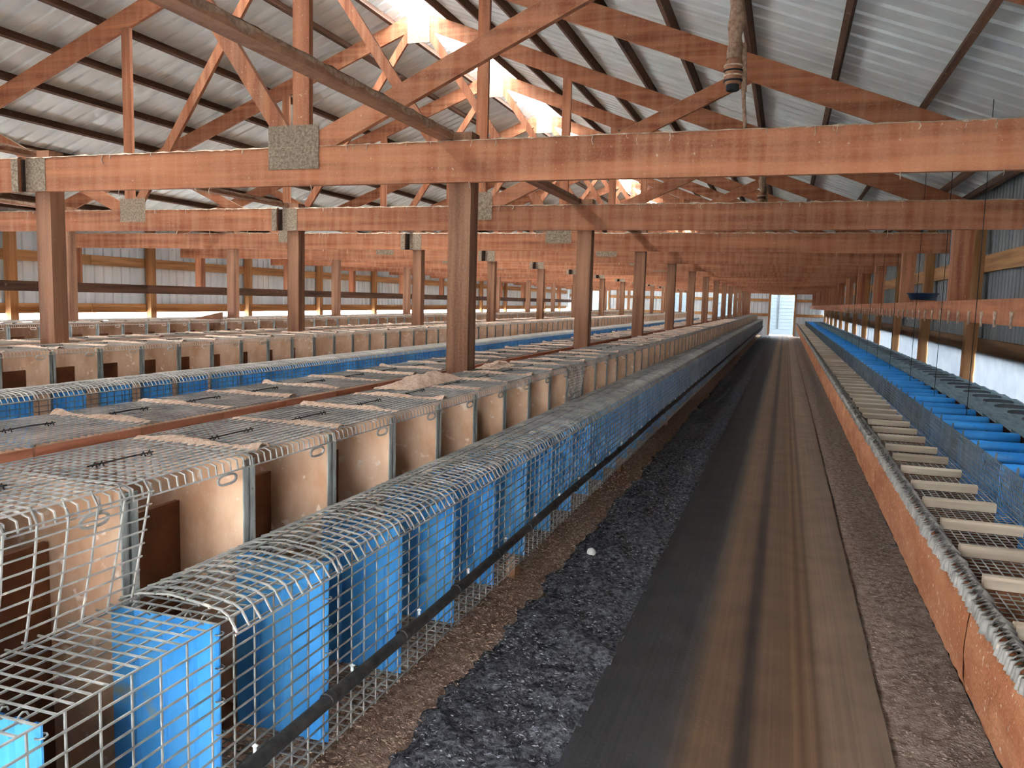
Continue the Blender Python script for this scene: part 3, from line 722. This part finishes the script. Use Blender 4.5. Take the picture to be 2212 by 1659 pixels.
# water pipe with collars and drinkers
wp = thing('water_pipe', (-0.975, 0, 0.541), 'black water pipe running along the blue pens at left', 'pipe')
ys = frange(0.4, 41, 140)
obj('pipe', MB().wire([(0.002 * math.sin(y * 1.3), y, 0.004 * math.sin(y * 2.1)) for y in ys], 0.0165, n=10).mesh('pipe', 'black_rubber', True), wp)
col = MB().lathe([(0.0165, -0.012), (0.0195, -0.010), (0.0195, 0.010), (0.0165, 0.012)], (0, 0, 0), 12, axis='y').mesh('collar', 'black_rubber')
nip = MB().lathe([(0.0, -0.008), (0.004, -0.007), (0.004, 0.004), (0.007, 0.007), (0.0, 0.012)], (0, 0, 0), 8).mesh('drinker', 'white_plastic')
for i in range(60):
    obj('collar', col, wp, (0, 0.80 + 0.395 * i, 0.0))
    if i < 40: obj('drinker', nip, wp, (-0.012, 0.93 + 0.395 * i, 0.018))

# white egg on the manure
tag(obj('white_egg', MB().lathe([(0.0001, -0.026), (0.016, -0.021), (0.025, -0.008), (0.026, 0.004), (0.02, 0.019), (0.010, 0.028), (0.0001, 0.031)], (0, 0, 0), 18).mesh('white_egg', 'stone', True), None, (-0.99, 4.47, 0.045), (0.9, 0.3, 0.2)),
    'white egg shaped stone lying on the black manure', 'egg')

# ------------------------------------------------------------------ right hand cage bench
RB = thing('cage_bench', (0.55, 0, 0), 'long cage bench along the right wall with orange dusty board front', 'cage bench')
PR = 0.36
def fb(seed):
    ysb = frange(0, 2.43, 60)
    mb = MB()
    mb.grid(lambda u, y: (-0.006 * abs(nz(y * 8, u * 3, seed)) - 0.004 * nz(y * 30, u * 12, seed) - 0.012 * math.sin(PI * u), y, 0.43 + 0.262 * u), frange(0, 1, 8), ysb)
    mb.box(0.003, 0.022, 0, 2.43, 0.43, 0.69)
    return mb.mesh('front_board', 'tray_board', True)
FBV = [fb(1.2), fb(6.1), fb(9.4)]
def lip(seed):
    mb = MB(); random.seed(int(seed * 10))
    y = 0.0
    while y < 2.44:
        j = random.uniform(-0.004, 0.004); lump = random.random() < 0.16; r = random.uniform(0.011, 0.016) if lump else random.uniform(0.0055, 0.009)
        mb.wire([(-0.012 + j, y, 0.672 + j), (-0.008, y + 0.004, 0.702 + j), (0.02, y + 0.008 + j, 0.712 + j * .5), (0.044, y + 0.012, 0.692)], r, n=5)
        y += random.uniform(0.018, 0.03)
    return mb.mesh('lid_lip', 'dusty_wire', True)
LPV = [lip(2.0), lip(5.0)]
rm = MB()
for i in range(int(2.44 / 0.04)): rm.wire([(0.03, 0.02 + i * 0.04, 0.662), (0.385, 0.02 + i * 0.04, 0.662)], 0.002)
for i in range(12): rm.wire([(0.04 + 0.03 * i, 0, 0.665), (0.04 + 0.03 * i, 2.44, 0.665)], 0.002)
rmm = rm.mesh('run_mesh', 'dusty_wire')
fe = MB()
for i in range(int(2.44 / 0.026)):
    fe.wire([(0.395, i * 0.026, 0.655), (0.395, i * 0.026, 0.835)], 0.0018); fe.wire([(0.41, i * 0.026 + .013, 0.655), (0.41, i * 0.026 + .013, 0.828)], 0.0018)
for i in range(8):
    fe.wire([(0.394, 0, 0.66 + 0.024 * i), (0.394, 2.44, 0.66 + 0.024 * i)], 0.0018); fe.wire([(0.411, 0, 0.672 + 0.022 * i), (0.411, 2.44, 0.672 + 0.022 * i)], 0.0018)
for i in range(7):
    y = 0.18 + 0.36 * i; fe.wire([(0.395, y - 0.012, 0.83), (0.397, y - 0.01, 0.858), (0.397, y, 0.866), (0.397, y + 0.01, 0.858), (0.395, y + 0.012, 0.83)], 0.003)
fem = fe.mesh('fence_mesh', 'dark_wire')
leg = MB().box(0.42, 0.48, -0.04, 0.04, -0.02, 0.43).mesh('bench_leg', 'post_wood_z')
und = MB().box(0.022, 1.17, 0, 2.44, 0.43, 0.445).mesh('bench_floor', 'nest_ply')
bk = MB().box(1.172, 1.19, 0, 2.44, 0.43, 0.80).mesh('back_board', 'nest_ply')
y0 = 2.49 - 2.44; i = 0
while y0 < 40:
    obj('front_board', FBV[i % 3], RB, (0, y0 + 0.004, 0)); obj('lid_lip', LPV[i % 2], RB, (0, y0, 0)); obj('run_mesh', rmm, RB, (0, y0, 0))
    obj('fence_mesh', fem, RB, (0, y0, 0)); obj('bench_leg', leg, RB, (0, y0 + 0.6, 0)); obj('bench_floor', und, RB, (0, y0, 0)); obj('back_board', bk, RB, (0, y0, 0))
    y0 += 2.44; i += 1
random.seed(5)
slat = MB()
sp = [(-0.016, 0.0), (-0.018, 0.03), (-0.012, 0.038), (0.012, 0.038), (0.018, 0.03), (0.016, 0.0)]
slat.v = [(x, a, b) for x in (0, 0.275) for a, b in sp]; slat.f = [tuple(range(5, -1, -1)), tuple(range(6, 12))] + [(k, (k + 1) % 6, 6 + (k + 1) % 6, 6 + k) for k in range(6)]; slat.m = [0] * 8
slm = slat.mesh('slat', 'slat_wood')
wpanel = MB().box(0.06, 0.33, -0.008, 0.008, 0.446, 0.667).mesh('run_divider', 'nest_ply')
roll = MB().lathe([(0.0001, 0.0), (0.024, 0.0), (0.031, 0.008), (0.031, 0.315), (0.024, 0.325), (0.0001, 0.325)], (0.408 + 0.0, 0, 0.80), 12, axis='x')
roll.box(0.41, 0.73, 0.024, 0.030, 0.446, 0.80)
rollm = roll.mesh('blue_divider', 'blue_roll', True)
lp = MB()
lp.grid(lambda u, v: (0.735 + 0.455 * u, PR * v, 0.812 + 0.022 * v + 0.004 * nz(u * 5, v * 5, 3)), frange(0, 1, 12), frange(0, 1, 10))
for q in range(14): lp.wire([(0.735 + 0.035 * q * .93, 0, 0.816), (0.735 + 0.035 * q * .93, PR, 0.838)], 0.0022)
for q in range(12): lp.wire([(0.735, PR * q / 12, 0.817 + .022 * q / 12), (1.19, PR * q / 12, 0.817 + .022 * q / 12)], 0.0022)
lp.box(0.735, 1.19, PR - 0.006, PR, 0.80, 0.838)
lpm = lp.mesh('mesh_lid', 'blue_grey_mesh')
oval = MB().lathe([(0.0001, 0.001), (0.088, 0.001), (0.092, 0.004), (0.102, 0.004), (0.104, 0.0), (0.104, -0.012)], (0, 0, 0), 20, sy=0.8).mesh('dark_oval', 'oval_grey')  # flat dark oval set on each mesh lid
for i in range(112):
    y = 2.69 - PR * 6 + PR * i
    o = obj('slat', slm, RB, (0.062 + random.uniform(-.006, .006), y + random.uniform(-.02, .02), 0.668), (0, 0, random.uniform(-.025, .025)))
    obj('run_divider', wpanel, RB, (0, y, 0))
    obj('blue_divider', rollm, RB, (random.uniform(-.003, .003), y + 0.27, random.uniform(-.004, .004)))
    obj('mesh_lid', lpm, RB, (0, y + 0.1, 0)); obj('dark_oval', oval, RB, (1.026, y + 0.1 + PR / 2, 0.829), (math.atan(0.022 / PR), 0, 0))
# hanging wires
for i, y in enumerate([5.86, 7.07, 8.39, 9.97, 11.33, 12.7, 14.1, 15.5, 16.9]):
    o = obj('hanging_wire', MB().wire([(0, 0, 0.83), (0.004, 0.003, 1.6), (0, 0, raf(1.16) - 0.02)], 0.0028).mesh('hanging_wire', 'dark_pan'), None, (1.158, y, 0))
    tag(o, f'{nth(i + 1)} thin wire hanging from the roof to the blue dividers at right', 'wire', 'wires hanging over the right bench')
# tub resting on the hanging rail
tb = thing('blue_tub', (1.29, 8.95, 1.603), 'dark blue plastic tub resting on the right hand rail', 'tub')
obj('bowl', MB().lathe([(0.0001, 0.0), (0.11, 0.0), (0.135, 0.06), (0.142, 0.065), (0.142, 0.058), (0.128, 0.055), (0.105, 0.008), (0.0001, 0.008)], (0, 0, 0), 24, sy=1.15).mesh('bowl', 'blue_tub_plastic', True), tb)
obj('rim', MB().lathe([(0.141, 0.06), (0.15, 0.063), (0.15, 0.07), (0.139, 0.07)], (0, 0, 0), 24, sy=1.15).mesh('rim', 'blue_tub_plastic', True), tb)
obj('shelf_batten', MB().box(-0.09, 0.10, -0.16, -0.12, -0.02, 0.0).box(-0.09, 0.10, 0.12, 0.16, -0.02, 0.0).mesh('shelf_batten', 'timber_x'), tb)

# ------------------------------------------------------------------ cobwebbed lamp holders above the walkway
def lamp(y, label, sc=1.0):
    x = -0.37; zt = raf(x) + 0.1
    t = thing('lamp_holder', (x, y, zt), label, 'lamp holder', 'cobwebbed lamp holders above the walkway')
    random.seed(int(y * 10))
    zs = frange(0.0, -(zt - 2.93), 26)
    mb = MB(); n = 9; base = 0
    for i, z in enumerate(zs):
        r = (0.030 + 0.022 * nz(z * 9, y, 1) + 0.016 * (i / 26)) ; cx = 0.012 * nz(z * 4, y, 8)
        for j in range(n):
            a = 2 * PI * j / n; rr = r * (1 + 0.45 * nz(math.cos(a) * 2, math.sin(a) * 2, z * 12))
            mb.v.append((cx + rr * math.cos(a), rr * math.sin(a), z))
    for i in range(26):
        for j in range(n): mb.f.append((i * n + j, i * n + (j + 1) % n, (i + 1) * n + (j + 1) % n, (i + 1) * n + j)); mb.m.append(0)
    obj('webbed_cord', mb.mesh('webbed_cord', 'cobweb', True), t)
    zb = 2.94 - zt; prof = [(0.03, 0.0), (0.043, -0.02)]
    for q in range(5):
        z = -0.03 - 0.024 * q; prof += [(0.048, z), (0.053, z - 0.008), (0.046, z - 0.018)]
    prof += [(0.044, -0.155), (0.0001, -0.15)]
    sk = obj('socket', MB().lathe(prof, (0, 0, zb), 16).mesh('socket', 'post_wood_z', True), t)
    rg = MB().lathe([(0.047, -0.006), (0.056, -0.004), (0.056, 0.004), (0.047, 0.006)], (0, 0, 0), 16).mesh('socket_ring', 'dark_pan', True)
    rg2 = MB().lathe([(0.047, -0.004), (0.058, -0.002), (0.058, 0.004), (0.047, 0.005)], (0, 0, 0), 16).mesh('socket_ring', 'dust', True)
    for q in range(4): obj('socket_ring', rg if q % 2 else rg2, sk, (0, 0, zb - 0.05 - 0.028 * q))
    obj('socket_mouth', MB().lathe([(0.036, -0.145), (0.038, -0.185), (0.03, -0.19), (0.028, -0.15)], (0, 0, zb), 14).mesh('socket_mouth', 'dark_pan', True), t)
    st = MB(); st.wire([(0.05, 0, zb - 0.02), (0.058, 0, zb - 0.15), (0.07, 0.0, zb - 0.28), (0.085, 0.0, zb - 0.42)], 0.011, n=6)
    st.wire([(0.052, 0.01, zb + 0.08), (0.062, 0, zb - 0.1), (0.066, 0.0, zb - 0.2)], 0.015, n=6)
    obj('web_strand', st.mesh('web_strand', 'cobweb', True), t)
lamp(5.0, 'nearest cobweb coated lamp holder hanging above the walkway')
lamp(10.8, 'second cobweb coated lamp holder hanging above the walkway')
lamp(16.6, 'third cobweb coated lamp holder hanging above the walkway')

# strands of web hanging from the tie beams
random.seed(77); ws = MB()
for k in range(0, 5):
    y = TY0 + TS * k - 0.027
    for _ in range(60):
        x = random.uniform(-10, 1.5); z = random.choice([2.35, 2.35, 2.13]); l = random.uniform(0.015, 0.06)
        ws.wire([(x, y, z), (x + random.uniform(-.008, .008), y - 0.004, z - l * .6), (x + random.uniform(-.01, .01), y - 0.002, z - l)], random.uniform(0.0015, 0.0035))
tag(obj('cobweb_strands', ws.mesh('cobweb_strands', 'dust', True)), 'short pale cobweb strands hanging on the tie beams', 'cobweb', kind='stuff')

# scrap of board lying on the far left lids
sc_ = MB(); sc_._add([(0, 0, 0), (0.34, 0.02, 0), (0.34, 0.10, 0), (0, 0.08, 0), (0, 0, 0.012), (0.34, 0.02, 0.10), (0.34, 0.10, 0.10), (0, 0.08, 0.012)],
                     [(0, 3, 2, 1), (4, 5, 6, 7), (0, 1, 5, 4), (1, 2, 6, 5), (2, 3, 7, 6), (3, 0, 4, 7)])
tag(obj('wood_scrap', sc_.mesh('wood_scrap', 'post_wood_x'), None, (-7.62, 9.0, 1.122), (0, 0, 0.4)), 'brown wedge of scrap wood lying on the far left nest box lids', 'wood scrap')
